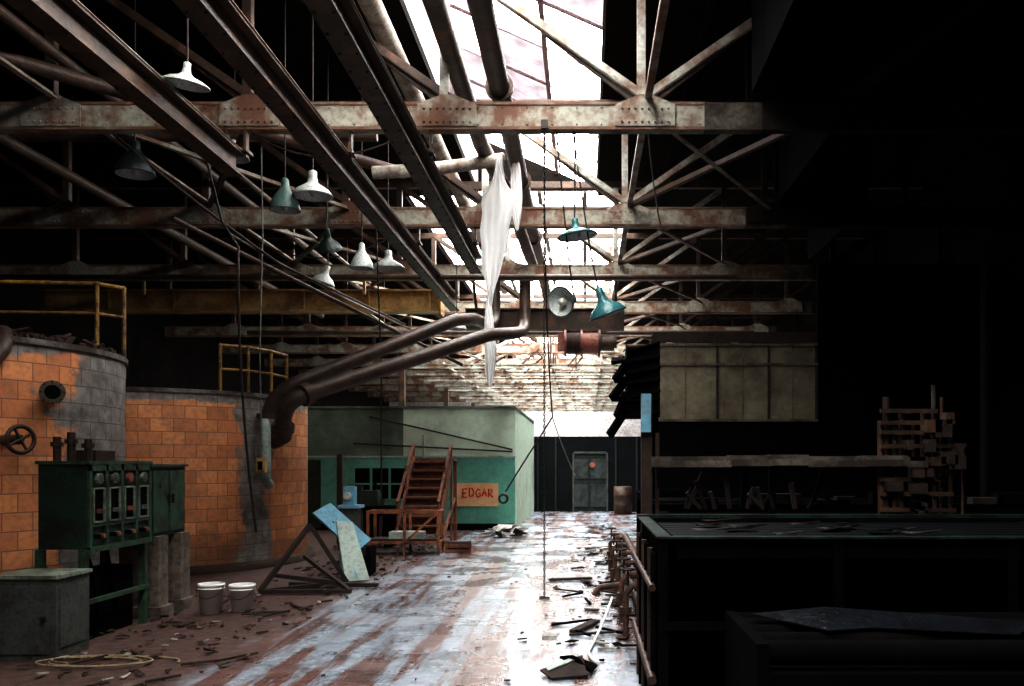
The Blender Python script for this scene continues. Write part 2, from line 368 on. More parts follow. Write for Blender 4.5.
# ------------------------------------------------------------------ roof trusses
def truss(Y, detail, xs_dim=6.0):
    t=MB('roof_truss')
    Z=5.85; xm=xs_dim-.55; xk=xs_dim+.15  # chord colour steps darker to the right, painting in the falloff of light
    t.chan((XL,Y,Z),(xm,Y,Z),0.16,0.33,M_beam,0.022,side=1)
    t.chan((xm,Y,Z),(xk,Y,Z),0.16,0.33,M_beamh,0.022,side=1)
    t.chan((xk,Y,Z),(XR,Y,Z),0.16,0.33,M_dim,0.022,side=1)
    for z in (5.70,6.00): t.box((XL,Y-.094,z-.018),(xm,Y-.08,z+.018),M_edge)
    t.chan((XL,Y,7.80),(XR,Y,7.80),0.12,0.14,M_beamd,0.02,side=1)
    xs=[0.73+2.4*k for k in range(-5,4)]
    for i,x in enumerate(xs):
        near=abs(x+.5)<3; mm=M_dim if x>xs_dim-.3 else M_beam; md=M_dim if x>xs_dim-.3 else M_beamd  # web members past the fade take the dark colour too
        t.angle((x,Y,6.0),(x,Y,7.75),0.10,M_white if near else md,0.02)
        t.plate([(x-.36,Y-.1,5.72),(x+.36,Y-.1,5.72),(x+.36,Y-.1,5.98),(x+.08,Y-.1,6.10),(x-.08,Y-.1,6.10),(x-.36,Y-.1,5.98)],0.02,mm)
        if detail:
            for dx in (-.28,-.2,-.12,-.04,.04,.12,.2,.28):
                for dz in (5.77,5.93):
                    t.cyl((x+dx,Y-.11,dz),(x+dx,Y-.135,dz),0.017,mm,6,0.010)
        if i<len(xs)-1:
            up = x<0
            a,b=(x,7.72),(x+2.4,6.05)
            if not up: a,b=(x,6.05),(x+2.4,7.72)
            t.angle((a[0],Y,a[1]),(b[0],Y,b[1]),0.09,M_white if abs(x+.5)<2 else M_beamd,0.02,up=(0,1,0))
            t.beam((a[0]+1.2,Y+.04,6.9),(b[0] if up else a[0],Y+.04,5.98),0.06,0.05,M_beamd,up=(0,1,0))
    if detail:
        x=XL+.2
        while x<xm:
            t.cyl((x,Y-.08,5.95),(x,Y-.10,5.95),0.014,M_beam,6,0.008)
            t.cyl((x,Y-.08,5.75),(x,Y-.10,5.75),0.014,M_beam,6,0.008); x+=0.3
    t.build()
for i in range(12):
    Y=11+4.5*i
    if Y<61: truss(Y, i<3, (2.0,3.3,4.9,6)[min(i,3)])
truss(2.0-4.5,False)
br=MB('wind_bracing')
for i in range(10):
    Y=11+4.5*i
    for (xa,xb) in ((0.73,3.13),(-6.47,-4.07)):
        br.angle((xa,Y+.1,6.0),(xb,Y+4.4,6.0),0.07,M_beam); br.angle((xb,Y+.1,6.04),(xa,Y+4.4,6.04),0.07,M_beamd)
    for x in (0.73,-6.47):
        br.angle((x,Y-4.4 if i==0 else Y,6.1),(x,Y+4.5,6.1),0.08,M_beam)
br.build()
fr=MB('far_roof_framing')
for i in range(12):
    Y=31.5+2.5*i
    fr.ibeam((-6.5,Y,5.0),(4.5,Y,5.0),0.12,0.16,M_white)
    fr.beam((-4.5,Y,5.0),(-1.2,Y,6.6),0.08,0.1,M_white); fr.beam((2.3,Y,5.0),(-1.2,Y,6.6),0.08,0.1,M_white)
    fr.beam((-1.2,Y,5.0),(-1.2,Y,6.6),0.07,0.07,M_beamd)
    for k2 in range(4): fr.beam((-4+k2*1.7,Y,5.0),(-3.1+k2*1.5,Y,5.6),0.05,0.06,M_beamd)
for x in (-6.4,4.4):
    for Y in (31.5,41.5,51.5,59):
        fr.beam((x,Y,0),(x,Y,5),0.2,0.2,M_beamd)
for x in (-5,-3,-1.2,.6,2.4): fr.beam((x,31.5,5.12),(x,59,5.12),0.07,0.08,M_beam)
fr.build()

# ------------------------------------------------------------------ monorail beams and hoist
def mono(x,y0,y1,z=5.25,hang=()):
    b=MB('monorail_beam'); b.ibeam((x,y0,z),(x,y1,z),0.21,0.30,M_beamd,0.03)
    b.beam((x,y0,z+.155),(x,y1,z+.155),0.23,0.01,M_beam)
    for Y in hang:
        for dx in (-.12,.12): b.beam((x+dx,Y,z+.1),(x+dx,Y,5.75),0.03,0.10,M_beamd)
        b.box((x-.16,Y-.12,z+.15),(x+.16,Y+.12,z+.19),M_beamd)
    yy=y0+.3
    while yy<y1:
        for dx in (-.075,.075): b.cyl((x+dx,yy,z-.15),(x+dx,yy,z-.168),0.014,M_beamd,6)
        yy+=0.35
    b.build()
mono(-2.98,-2.5,20.6,hang=(-2.5,11,15.5,20))
mono(-2.0,-2.5,16.5,hang=(-2.5,11,15.5))
mono(-4.24,-2.5,10.9,hang=(-2.5,10.95))
b=MB('steel_girder'); 
b.ibeam((-2.75,20.75,4.93),(0.9,20.75,4.93),0.22,0.5,M_beamd,0.03)
for x in (-2.5,.7): b.beam((x,20.75,5.15),(x,20.1,5.75),0.06,0.06,M_beamd)
b.build()
b=MB('yellow_crane_girder'); b.ibeam((-12.5,20.85,5.38),(-3.3,20.85,5.38),0.3,0.5,M_yelbm,0.04)
for x in (-11,-9.5,-8,-6.5,-5,-3.6): b.box((x,20.72,5.16),(x+.03,20.98,5.6),M_yelbm)
b.box((-3.34,20.6,5.05),(-3.3,21.1,5.68),M_yelbm)
b.beam((-10,20.4,5.45),(-10,20.4,5.75),.06,.06,M_yelbm); b.beam((-5,20.4,5.45),(-5,20.4,5.75),.06,.06,M_yelbm)
b.build()
h=MB('electric_hoist')
h.cyl((-.45,20.5,4.36),(.30,20.5,4.36),0.24,M_drum,24)
for x in (-.47,-.1,.30): h.cyl((x,20.5,4.36),(x+.05,20.5,4.36),0.31,M_drum if x<0 else M_beamd,24)
for i in range(12): h.torus((-.40+i*.026,20.5,4.36),0.245,0.012,M_iron,Matrix.Rotation(math.pi/2,3,'Y'),20,6)
h.cyl((.35,20.5,4.36),(.66,20.5,4.36),0.18,M_pipe,20); h.cyl((.66,20.5,4.36),(.72,20.5,4.36),0.12,M_pipe,20)
h.box((-.62,20.36,4.18),(-.47,20.64,4.56),M_drum)
for x in (-.3,.2): h.box((x-.03,20.42,4.55),(x+.03,20.58,4.72),M_beamd)
h.box((-.5,20.40,4.62),(.5,20.6,4.68),M_beamd)
h.tube([(-.2,20.25,4.3),(-.2,20.25,3.7)],0.012,M_iron,6)
h.build()
ch=MB('hoist_chain')
z=5.68; i=0
while z>0.02:
    Mx=Matrix.Rotation(math.pi/2*(i%2),3,'Z')@Matrix.Rotation(math.pi/2,3,'X')
    ch.torus((-.49,10.85,z),0.010,0.006,M_iron,Mx,8,5,ey=2.2); z-=0.036; i+=1
for i in range(14):
    a=i*1.1; ch.torus((-.49+.05*math.cos(a),10.85+.05*math.sin(a),.012+.004*(i%3)),0.011,0.006,M_iron,Matrix.Rotation(a,3,'Z'),8,5,ey=2.2)
ch.box((-.53,10.8,5.66),(-.45,10.94,5.76),M_iron)
ch.build()
ch=MB('hanging_rope_with_hook')
ch.tube(bez((-.5,11.1,5.75),(-.52,11.3,3.6),(-.47,13,2.3),10)+bez((-.47,13,2.3),(-.85,13,1.7),(-1.15,13,1.22),8)[1:],0.011,M_iron,6)
ch.tube(bez((-.47,13,2.3),(-.35,13,1.9),(-.14,13,1.45),8),0.009,M_rope,6)
ch.torus((-1.18,13,1.12),0.06,0.018,M_iron,Matrix.Rotation(math.pi/2,3,'X'),16,6)
ch.build()
ch=MB('hanging_cable')
ch.tube([(-4.75,11.1,5.7),(-4.6,11.4,4.7)]+bez((-4.43,11.5,4.4),(-4.45,11.5,2.6),(-4.2,11.5,0.75),10),0.016,M_iron,6); ch.build()
ch=MB('hanging_cable')
ch.tube([(-4.64,12.9,6.32),(-4.62,12.9,4.9),(-4.66,12.9,3.2),(-4.63,12.9,1.70)],0.011,M_rope,6)
ch.box((-4.69,12.84,1.50),(-4.57,12.94,1.71),M_yelbm); ch.box((-4.66,12.81,1.54),(-4.60,12.84,1.66),M_black); ch.build()
ch=MB('hanging_cable')
ch.tube([(-3.6,15.5,5.72),(-3.6,15.9,3.4),(-3.62,16,1.1)],0.014,M_iron,6); ch.build()

# ------------------------------------------------------------------ overhead pipes
def pipe(pts,r,mat,flanges=(),name='overhead_pipe'):
    p=MB(name); p.tube(pts,r,mat,14)
    for a,d in flanges:
        a=Vector(a);d=Vector(d).normalized()
        p.cyl(a-d*.03,a+d*.03,r*1.35,mat,16)
    p.build()
pipe([(-1.14,-2,6.65),(-1.14,30,6.65)],0.14,M_pipe,[((-1.14,y,6.65),(0,1,0)) for y in (4,8,12,16,20)])
pipe([(-1.62,-2,6.60),(-1.62,14,6.60),(-1.4,16,6.45),(-1.2,21,6.2)],0.12,M_beamd,[((-1.62,y,6.6),(0,1,0)) for y in (5,9,13)])
pipe([(-2.5,-2,7.0),(-2.5,14,7.0),(-2.5,28,7.0)],0.13,M_pipeW,[((-2.5,y,7.0),(0,1,0)) for y in (6,10,14)])
pipe(bez((-3.3,14,6.15),(-2.2,14,6.2),(-1.3,14.4,6.5),10),0.10,M_pipeW)
pipe([(-7,10,6.3),(-2.9,14.5,6.3)],0.09,M_pipe)
pipe([(-6.3,4,6.5),(-6.3,28,6.5)],0.07,M_pipe); pipe([(-5.6,4,6.3),(-5.6,28,6.3)],0.045,M_beamd)
pipe([(-8.2,4,6.2),(-8.2,28,6.2)],0.09,M_pipe); pipe([(-13,13,6.35),(-3,13,6.35)],0.07,M_pipe)
pipe([(-12,18,5.35),(3,18,5.35)],0.05,M_beamd); pipe([(-9,24,5.1),(4.5,24,5.1)],0.06,M_pipe)
pipe(bez((-6.4,11.2,6.2),(-5.2,11.2,5.1),(-4.4,13,4.5),8)+[(-3.6,18,4.4)],0.02,M_iron,name='sagging_conduit')
pipe([(-5.5,12,4.9),(-2.6,19,3.7)],0.035,M_pipe)
pipe(bez((-6.3,16,5.7),(-4.2,16.5,4.4),(-2.3,24,4.2),12),0.02,M_white,name='sagging_conduit')
wr=MB('loose_wiring')
wr.tube(bez((-4.1,11,5.7),(-3.2,10.8,5.0),(-2.1,11,5.7),12),0.012,M_iron,6)
wr.tube(bez((-1.2,8.5,6.5),(.5,8,6.2),(1.6,8.6,7.9),12),0.012,M_rope,6)
wr.tube(bez((.73,11,6.1),(.9,11.6,4.9),(1.3,15.4,5.7),12),0.010,M_rope,6)
wr.tube(bez((-6,15.5,5.7),(-4.5,15,4.5),(-3,15.4,5.7),12),0.010,M_iron,6)
wr.build()
p=MB('tank_feed_pipe')
p.tube([(-2.02,20.25,5.75),(-2.02,20.2,5.1)]+bez((-2.02,20.15,4.95),(-2.02,20.0,4.68),(-2.1,19.4,4.62),5)+[(-2.2,17.8,4.48),(-2.46,17,4.33),(-4.35,14.1,2.95)]+bez((-4.5,14,2.86),(-4.85,13.95,2.7),(-4.92,14.0,2.35),6),0.12,M_pipe,16)
p.cyl((-4.92,14,2.40),(-4.92,14,2.34),0.18,M_pipe,18); p.build()
p=MB('tank_feed_pipe')
p.tube([(-1.35,20.25,5.75),(-1.35,20.2,5.0)]+bez((-1.35,20.15,4.8),(-1.35,20.0,4.55),(-1.4,19.4,4.45),5)+[(-1.5,18.2,4.25),(-1.83,17,4.05),(-4.1,13.4,2.68)]+bez((-4.2,13.3,2.62),(-4.5,13.2,2.5),(-4.55,13.6,2.05),6)+[(-4.9,14.2,1.98)],0.125,M_pipe,16)
p.cyl((-4.1,13.4,2.68),(-4.18,13.3,2.63),0.17,M_pipe,18); p.cyl((-4.53,13.5,2.2),(-4.55,13.55,2.12),0.17,M_pipe,18); p.build()
p=MB('white_standpipe'); p.tube([(-4.95,13.9,2.26),(-4.72,13.3,2.15),(-4.70,13.25,1.6),(-4.72,13.3,1.38),(-4.95,14.1,1.30)],0.075,M_ltgrey,12)
p.build()

# ------------------------------------------------------------------ lamp shades
def lamp(x,y,z,r,mat,tilt=(0,0),top=None,kind='bell',name='factory_pendant_lamp'):
    l=MB(name); Mr=Matrix.Rotation(tilt[0],3,'X')@Matrix.Rotation(tilt[1],3,'Y')
    if kind=='bell':
        pr=[(r,0),(r*.98,.02*r/.24),(r*.80,.08),(r*.5,.13),(r*.28,.17),(r*.22,.24),(r*.22,.32),(r*.1,.34),(.001,.34)]
    elif kind=='flat':
        pr=[(r,0),(r*.97,.015),(r*.7,.05),(r*.35,.08),(r*.2,.11),(r*.16,.16),(r*.16,.21),(r*.08,.22),(.001,.22)]
    else:
        pr=[(r,0),(r*.99,.03),(r*.9,.10),(r*.66,.19),(r*.4,.26),(r*.28,.31),(r*.26,.40),(r*.12,.43),(.001,.43)]
    hh=pr[-1][1]-.17
    pr=[(a,b-.17) for a,b in pr]
    inn=[(max(a-.012,.001),b-.012) for a,b in pr[:5]]+[(.001,pr[4][1]-.015)]
    l.lathe((x,y,z),pr,mat,28,Mr); l.lathe((x,y,z),inn,M_enamW,28,Mr)
    l.torus(Vector((x,y,z))+Mr@Vector((0,0,-.17)),r,0.008,mat,Mr,28,6)
    l.lathe(Vector((x,y,z))+Mr@Vector((0,0,-.12)),[(.001,-.07),(.04,-.05),(.05,0),(.035,.03),(.025,.05)],M_gauge,12,Mr)
    tp=Vector((x,y,z))+Mr@Vector((0,0,hh))
    top=top or (x,y,7.98)
    l.tube(bez(tp,(top[0]*.3+tp.x*.7,y,tp.z+.3),top,6),0.011,M_iron,6)
    l.build()
W,T,D,G=M_enamW,M_enamT,M_enamD,M_enamG
lamp(-3.63,12,5.37,.26,W)
lamp(-4.0,12,5.18,.20,G,kind='deep')
lamp(-5.75,11.5,5.5,.24,D,kind='deep')
lamp(-3.98,9,5.60,.23,W,(.12,.15),kind='flat')
lamp(-4.0,14,5.13,.2,D,(.5,0))
lamp(-3.72,15,5.05,.19,W,kind='deep')
lamp(-3.5,16,5.25,.3,W)
lamp(-.12,11,4.58,.24,T,(0,-.15),(-.12,11,5.7),kind='flat')
lamp(.22,11,3.62,.23,T,(.1,-.35),(-.15,11,5.7))
lamp(-.21,11,3.62,.18,G,(-1.3,.5),(-.35,11,5.7))
lamp(-5.06,13,6.2,.2,W)
lamp(-2.78,19.5,4.7,.22,W)
lamp(-4.9,17,5.2,.22,W,(0,.3))

# ------------------------------------------------------------------ torn plastic
def sheet(name,rows,y,amp=0.05):
    s=MB(name); n=11; vs=[]
    for (xa,xb,z) in rows:
        for i in range(n):
            t=i/(n-1); vs.append((xa+(xb-xa)*t, y+amp*math.sin(t*13+z*1.1)+amp*.5*math.sin(z*5+t*5), z))
    fs=[(j*n+i,j*n+i+1,(j+1)*n+i+1,(j+1)*n+i) for j in range(len(rows)-1) for i in range(n-1)]
    s.add(vs,fs,M_film,True); ob=s.build()
    sd=ob.modifiers.new('smooth','SUBSURF'); sd.levels=1; sd.render_levels=2
sheet('torn_plastic_sheet',[(-1.40,-1.30,6.50),(-1.45,-1.28,6.05),(-1.58,-1.14,5.95),(-1.66,-1.10,5.72),(-1.60,-1.14,5.6),(-1.68,-1.22,5.3),(-1.62,-1.20,5.1),(-1.64,-1.30,4.8),(-1.60,-1.34,4.6),(-1.54,-1.44,4.35),(-1.50,-1.46,4.12)],14.2)
sheet('torn_plastic_sheet',[(-1.98,-1.9,5.1),(-2.05,-1.8,4.1),(-2.0,-1.75,3.8),(-2.02,-1.82,3.4),(-1.93,-1.88,3.15)],18.1)
sheet('torn_plastic_sheet',[(-1.2,-1.05,6.5),(-1.22,-1.0,5.9),(-1.18,-1.05,5.6),(-1.12,-1.08,5.4)],14.6)

# ------------------------------------------------------------------ tanks
def tank(cx,cy,R,H,plinth,mat):
    t=MB('tiled_storage_tank'); n=96; a0=math.atan2(-cy,-cx)
    vs=[];zs=[plinth,H]
    for z in zs:
        for i in range(n+1):
            ph=-math.pi+2*math.pi*i/n
            vs.append((cx+R*math.cos(a0+ph),cy+R*math.sin(a0+ph),z))
    t.add(vs,[(i,i+1,n+1+i+1,n+1+i) for i in range(n)],mat,True); nf=n
    t.lathe((cx,cy,0),[(R+.12,0),(R+.12,plinth*.85),(R,plinth)],M_dirt,96)
    t.lathe((cx,cy,0),[(R,H-.001),(R+.03,H-.001),(R+.03,H+.06),(R-.18,H+.06),(R-.18,H-.25)],M_cement,96,smooth=False)
    t.lathe((cx,cy,0),[(R-.17,H-.2),(.001,H-.15)],M_black,48)
    ob=t.build(); me=ob.data
    uvl=me.uv_layers.new(name='UVMap')
    for p in me.polygons[:nf]:
        for li in p.loop_indices:
            vi=me.loops[li].vertex_index; k=vi%(n+1); ph=-math.pi+2*math.pi*k/n
            uvl.data[li].uv=(ph*R, vs[vi][2])
    return ob
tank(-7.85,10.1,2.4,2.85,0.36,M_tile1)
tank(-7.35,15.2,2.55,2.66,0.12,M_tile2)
def dirv(deg): return Vector((math.cos(math.radians(deg)),math.sin(math.radians(deg)),0))
p=MB('flanged_pipe_stub')
dd=dirv(-17); s0=Vector((-7.85,10.1,2.36))+dd*2.38
dd=dirv(-58)
p.cyl(s0-dd*.1,s0+dd*.30,0.085,M_pipe,20); p.cyl(s0+dd*.26,s0+dd*.31,0.12,M_pipe,20)
p.lathe(s0+dd*.312,[(.075,0),(.10,.004),(.12,0)],M_conc,24,Vector((0,0,1)).rotation_difference(dd).to_matrix()); p.cyl(s0+dd*.305,s0+dd*.314,0.072,M_black,20)
for i in range(8):
    an=2*math.pi*i/8; o=Vector((-dd.y*math.cos(an),dd.x*math.cos(an),math.sin(an)))*.103
    p.cyl(s0+dd*.31+o,s0+dd*.33+o,.012,M_iron,6)
p.build()
p=MB('handwheel_valve')
dd=dirv(-29.5); s0=Vector((-7.85,10.1,1.87))+dd*2.38
p.cyl(s0,s0+dd*.3,.05,M_pipe,16); Mz=Vector((0,0,1)).rotation_difference(dd).to_matrix()
p.torus(s0+dd*.32,.13,.022,M_pipe,Mz,24,8)
for i in range(4):
    an=i*math.pi/2; o=Mz@Vector((math.cos(an)*.13,math.sin(an)*.13,0)); p.cyl(s0+dd*.32,s0+dd*.32+o,.014,M_pipe,8)
p.build()
p=MB('tank_side_elbow_pipe')
p.tube([(-7.6,7.2,2.3),(-6.5,7.45,2.38),(-6.0,8.1,2.46)]+bez((-5.85,8.4,2.50),(-5.68,8.85,2.66),(-5.82,9.0,2.93),6)+[(-6.2,9.3,2.99)],0.09,M_pipe,14)
p.cyl((-6.0,8.1,2.46),(-5.95,8.17,2.47),.14,M_pipe,16)
p.cyl((-6.6,7.5,2.38),(-6.6,8.1,2.38),.04,M_pipe,8)
p.build()
def rail(name,posts,zb,zt,mat,mids=(0.5,),r=0.026):
    q=MB(name)
    for (x,y) in posts: q.cyl((x,y,zb),(x,y,zt),r,mat,10)
    for a,b in zip(posts[:-1],posts[1:]):
        q.cyl((a[0],a[1],zt),(b[0],b[1],zt),r,mat,10)
        for mm in mids: q.cyl((a[0],a[1],zb+(zt-zb)*mm),(b[0],b[1],zb+(zt-zb)*mm),r*.8,mat,10)
    for (x,y) in posts: q.lathe((x,y,zt),[(.001,-.035),(.035,0),(.001,.035)],mat,10)
    q.build()
rail('yellow_guard_rail',[(-10.0,10.6),(-8.0,10.9),(-6.02,11.1),(-5.84,11.4)],2.7,3.85,M_yel,(0.68,))
rail('yellow_guard_rail',[(-5.52,13.62),(-5.2,13.9),(-5.02,14.4),(-4.97,15.0)],2.7,3.42,M_yel,(0.5,))
q=MB('tank_top_rubbish')
for i in range(130):
    a=random.uniform(-2.2,0.5); rr=random.uniform(1.9,2.34); s=random.uniform(.03,.14)
    c0=Vector((-7.85+rr*math.cos(a),10.1+rr*math.sin(a),2.92))
    q.plate([c0+Vector((random.uniform(-s,s),random.uniform(-s,s),random.uniform(0,s*1.2))) for _ in range(4)],.03,M_dirt)
q.build()

# ------------------------------------------------------------------ green control panel
c=MB('electrical_control_panel')
X0,X1,Y0,Y1,Z0,Z1=-4.92,-4.48,8.1,9.25,.86,1.63
c.box((X0,Y0,Z0),(X1,Y1,Z1),M_dkgreen)
c.box((X0-.02,Y0-.02,Z1),(X1+.03,Y1+.02,Z1+.03),M_green)
c.box((X1-.01,Y0,Z0-.03),(X1+.03,Y1,Z0+.02),M_green)
for i in range(5):
    yy=Y0+.02+i*.2775; c.box((X1,yy-.02,Z0),(X1+.025,yy+.02,Z1),M_green)
c.box((X1,Y0,Z1-.06),(X1+.025,Y1,Z1),M_green); c.box((X1,Y0,1.06),(X1+.02,Y1,1.09),M_green)
for i in range(4):
    ya=Y0+.075+i*.2775; yb=ya+.17
    c.box((X1+.001,ya,1.11),(X1+.012,yb,1.40),M_black)
    for (u0,u1,v0,v1) in ((ya-.012,ya,1.10,1.41),(yb,yb+.012,1.10,1.41),(ya,yb,1.40,1.415),(ya,yb,1.095,1.11)):
        c.box((X1,u0,v0),(X1+.03,u1,v1),M_trim)
    c.box((X1+.01,ya+.06,1.18),(X1+.07,ya+.10,1.22),M_trim if i%2 else M_drum)
    c.cyl((X1,ya+.09,1.50),(X1+.035,ya+.09,1.50),.048,M_drum if i==2 else M_trim,16); c.cyl((X1+.035,ya+.09,1.50),(X1+.038,ya+.09,1.50),.038,M_ggrey if i!=2 else M_drum,16)
    c.cyl((X1,ya+.05,.97),(X1+.05,ya+.05,.97),.022,M_black,10); c.cyl((X1,ya+.13,.97),(X1+.05,ya+.13,.97),.022,M_drum,10)
for x in (X0+.03,X1-.02):
    for y in (Y0+.03,Y1-.03): c.angle((x,y,0),(x,y,Z0),.06,M_green,.012)
c.box((X0,Y0,.3),(X1,Y0+.04,.34),M_dkgreen); c.box((X1-.04,Y0,.36),(X1,Y1,.40),M_green)
c.box((X0+.05,Y0+.2,.0),(X1-.12,Y1-.1,.62),M_black)
for i,(dx,dy,hh) in enumerate(((.1,.12,.22),(.24,.10,.26),(.34,.2,.20))):
    c.cyl((X0+dx,Y0+dy,Z1+.03),(X0+dx,Y0+dy,Z1+.03+hh),.035,M_pipe,12); c.cyl((X0+dx,Y0+dy,Z1+.03+hh*.6),(X0+dx,Y0+dy,Z1+.07+hh*.6),.055,M_pipe,12)
c.box((X0+.05,Y0+.4,Z1+.03),(X0+.3,Y0+.75,Z1+.13),M_beamd)
c.tube(bez((X1-.1,Y0+.5,Z0),(X1-.05,Y0+.6,.3),(X1-.2,Y0+.9,.02),8),.02,M_black,8)
c.tube(bez((X1-.15,Y0+.2,Z0),(X1+.02,Y0+.25,.5),(X1-.1,Y0+.3,.02),8),.018,M_black,8)
c.build()
c=MB('electrical_cabinet')
c.box((-4.9,9.45,.86),(-4.56,10.25,1.60),M_dkgreen)
c.box((-4.93,9.42,1.60),(-4.53,10.28,1.625),M_green)
for y in (9.48,9.86): c.box((-4.56,y,.9),(-4.545,y+.34,1.56),M_green)
for y in (9.8,9.9): c.box((-4.545,y,1.2),(-4.52,y+.02,1.3),M_iron)
c.cyl((-4.545,9.65,1.42),(-4.53,9.65,1.42),.04,M_ggrey,14)
c.build()
c=MB('concrete_pedestal'); c.box((-4.92,9.5,0),(-4.5,9.72,.86),M_conc); c.box((-4.95,9.46,0),(-4.46,9.76,.12),M_conc); c.build()
c=MB('concrete_pedestal'); c.box((-4.92,10.02,0),(-4.5,10.25,.86),M_conc); c.box((-4.95,9.98,0),(-4.46,10.29,.12),M_conc); c.build()
c=MB('grey_switch_box')
c.box((-4.90,7.45,.0),(-4.38,7.95,.68),M_ggrey); c.box((-4.92,7.43,.68),(-4.36,7.97,.71),M_trim)
c.box((-4.86,7.435,.06),(-4.42,7.45,.62),M_ggrey); c.cyl((-4.47,7.435,.36),(-4.47,7.40,.36),.02,M_iron,10)
c.box((-4.38,7.5,.1),(-4.37,7.9,.6),M_ggrey)
c.build()
c=MB('concrete_block'); c.box((-5.2,7.2,0),(-4.92,7.42,.16),M_conc); c.box((-5.12,7.26,.16),(-5.0,7.36,.2),M_conc); c.build()
def bucket(x,y,h=.33):
    b=MB('plastic_bucket')
    b.lathe((x,y,0),[(.001,0.004),(.112,.004),(.135,h),(.142,h),(.142,h-.03),(.136,h-.03),(.136,h-.05),(.141,h-.05),(.141,h-.055),(.134,h-.06)],M_plast,32)
    b.lathe((x,y,0),[(.130,h),(.107,.02),(.001,.02)],M_plast,32)
    b.tube([(x-.14,y,h-.03)]+[(x-.14*math.cos(t),y-.10*math.sin(t)-.045,h-.03-.12*math.sin(t)) for t in [math.pi*i/10 for i in range(1,10)]]+[(x+.14,y,h-.03)],.004,M_iron,6)
    b.build()
bucket(-4.07,9.8); bucket(-3.79,9.95,.30)
h=MB('coiled_hose')
pts=[]
for i in range(90):
    a=i*.19; rr=.42+.12*math.sin(i*.13)
    pts.append((-3.75-.3*math.sin(i*.02)+rr*math.cos(a)*1.0,7.35+rr*.42*math.sin(a),.015+.00025*i))
h.tube(pts,.009,M_hose,6); h.build()

# ------------------------------------------------------------------ collapsed frame and boards
a=MB('collapsed_timber_frame')
P1=(-3.62,11.85,.82);P2=(-4.05,11.2,.04);P3=(-2.92,11.2,.04);P4=(-3.2,12.1,.04)
a.beam(P1,P2,.055,.055,M_wood);a.beam(P2,P3,.055,.05,M_wood);a.beam((-3.66,11.75,.42),P3,.05,.05,M_wood);a.beam(P1,P4,.05,.05,M_wood)
a.beam((-3.95,11.4,.22),(-3.1,11.35,.12),.05,.05,M_wood);a.beam(P2,P4,.06,.05,M_wood); a.beam((-3.9,11.9,.04),(-2.7,11.7,.05),.08,.05,M_wood); a.build()
a=MB('leaning_blue_panel')
a.plate([(-3.85,12.7,.93),(-3.66,12.9,1.06),(-3.12,13.1,.52),(-3.27,12.8,.36)],.05,M_blue)
a.beam((-3.5,13.0,.75),(-3.5,13.0,0),.07,.07,M_blue); a.beam((-3.2,13.0,.42),(-3.2,13.1,0),.06,.06,M_wood); a.beam((-3.6,12.8,.8),(-3.3,12.9,.02),.05,.05,M_beamd)
a.box((-3.45,13.0,0),(-3.1,13.35,.42),M_black); a.build()
a=MB('leaning_pale_board')
a.plate([(-3.46,12.5,.83),(-3.27,12.65,.80),(-2.96,12.35,.03),(-3.24,12.15,.03)],.03,M_ltgrey)
a.beam((-3.40,12.57,.78),(-3.1,12.25,.05),.04,.02,M_blue); a.build()
a=MB('blue_machine_stand')
a.box((-3.95,14.6,0),(-3.7,14.85,.9),M_ggrey); a.box((-4.0,14.55,.9),(-3.65,14.9,.95),M_blue); a.box((-3.93,14.62,.95),(-3.75,14.8,1.25),M_blue)
a.cyl((-3.85,14.55,1.1),(-3.85,14.62,1.1),.06,M_gauge,14); a.box((-4.05,14.5,0),(-3.6,14.95,.06),M_beamd); a.build()
a=MB('timber_post'); a.beam((-4.6,16.9,0),(-4.6,16.9,1.8),.1,.1,M_wood); a.box((-4.7,16.8,0),(-4.5,17.0,.1),M_conc); a.build()
a=MB('scrap_machinery')
for i in range(8):
    x=-4.5+i*.11; zt=random.uniform(.4,1.3); a.beam((x,17.3,0),(x+random.uniform(-.1,.1),17.5,zt),.06,.06,random.choice([M_wood,M_black,M_dkgreen]))
a.box((-4.5,17.4,.2),(-3.7,17.8,.8),M_black); a.box((-4.3,17.35,.8),(-4.0,17.7,1.1),M_dkgreen); a.box((-4.45,17.45,0),(-4.35,17.75,.2),M_black); a.box((-3.85,17.45,0),(-3.75,17.75,.2),M_black); a.build()

# ------------------------------------------------------------------ portable stairs
s=MB('portable_wooden_stairs')
n=8; yb,yt=16.7,18.3; zb,zt=.35,1.72
xL,xR=-3.48,-2.72
for x in (xL,xR): s.beam((x,yb-.1,zb-.12),(x,yt,zt-.02),.05,.2,M_brown)
for i in range(n):
    t=(i+.5)/n; y=yb+(yt-yb)*t; z=zb+(zt-zb)*t
    s.box((xL,y-.10,z),(xR,y+.12,z+.035),M_brown); s.box((xL,y+.08,z-.14),(xR,y+.10,z),M_brown)
for x in (xL,xR):
    for t in (0.02,.5,1.0):
        y=yb+(yt-yb)*t; z=zb+(zt-zb)*t; 
        s.beam((x,y,z-.1 if t<1 else 0),(x,y,z+ (.55 if t<.9 else .3)),.04,.04,M_brown)
    s.beam((x,yb,zb+.55),(x,yt,zt+.3),.05,.04,M_brown)
s.box((xL-.05,yt,zt-.05),(xR+.05,yt+.6,zt),M_brown)
for x in (xL,xR): s.beam((x,yt+.55,0),(x,yt+.55,zt),.07,.07,M_brown); s.beam((x,yb+.1,0),(x,yt+.5,.9),.05,.05,M_brown)
s.build()
s=MB('orange_railing_frame')
for x in (-3.85,-3.2,-2.6):
    for y in (15.95,16.5): s.beam((x,y,0),(x,y,.78),.045,.045,M_orange)
for y in (15.95,16.5):
    for z in (.76,.22): s.beam((-3.85,y,z),(-2.6,y,z),.045,.05,M_orange)
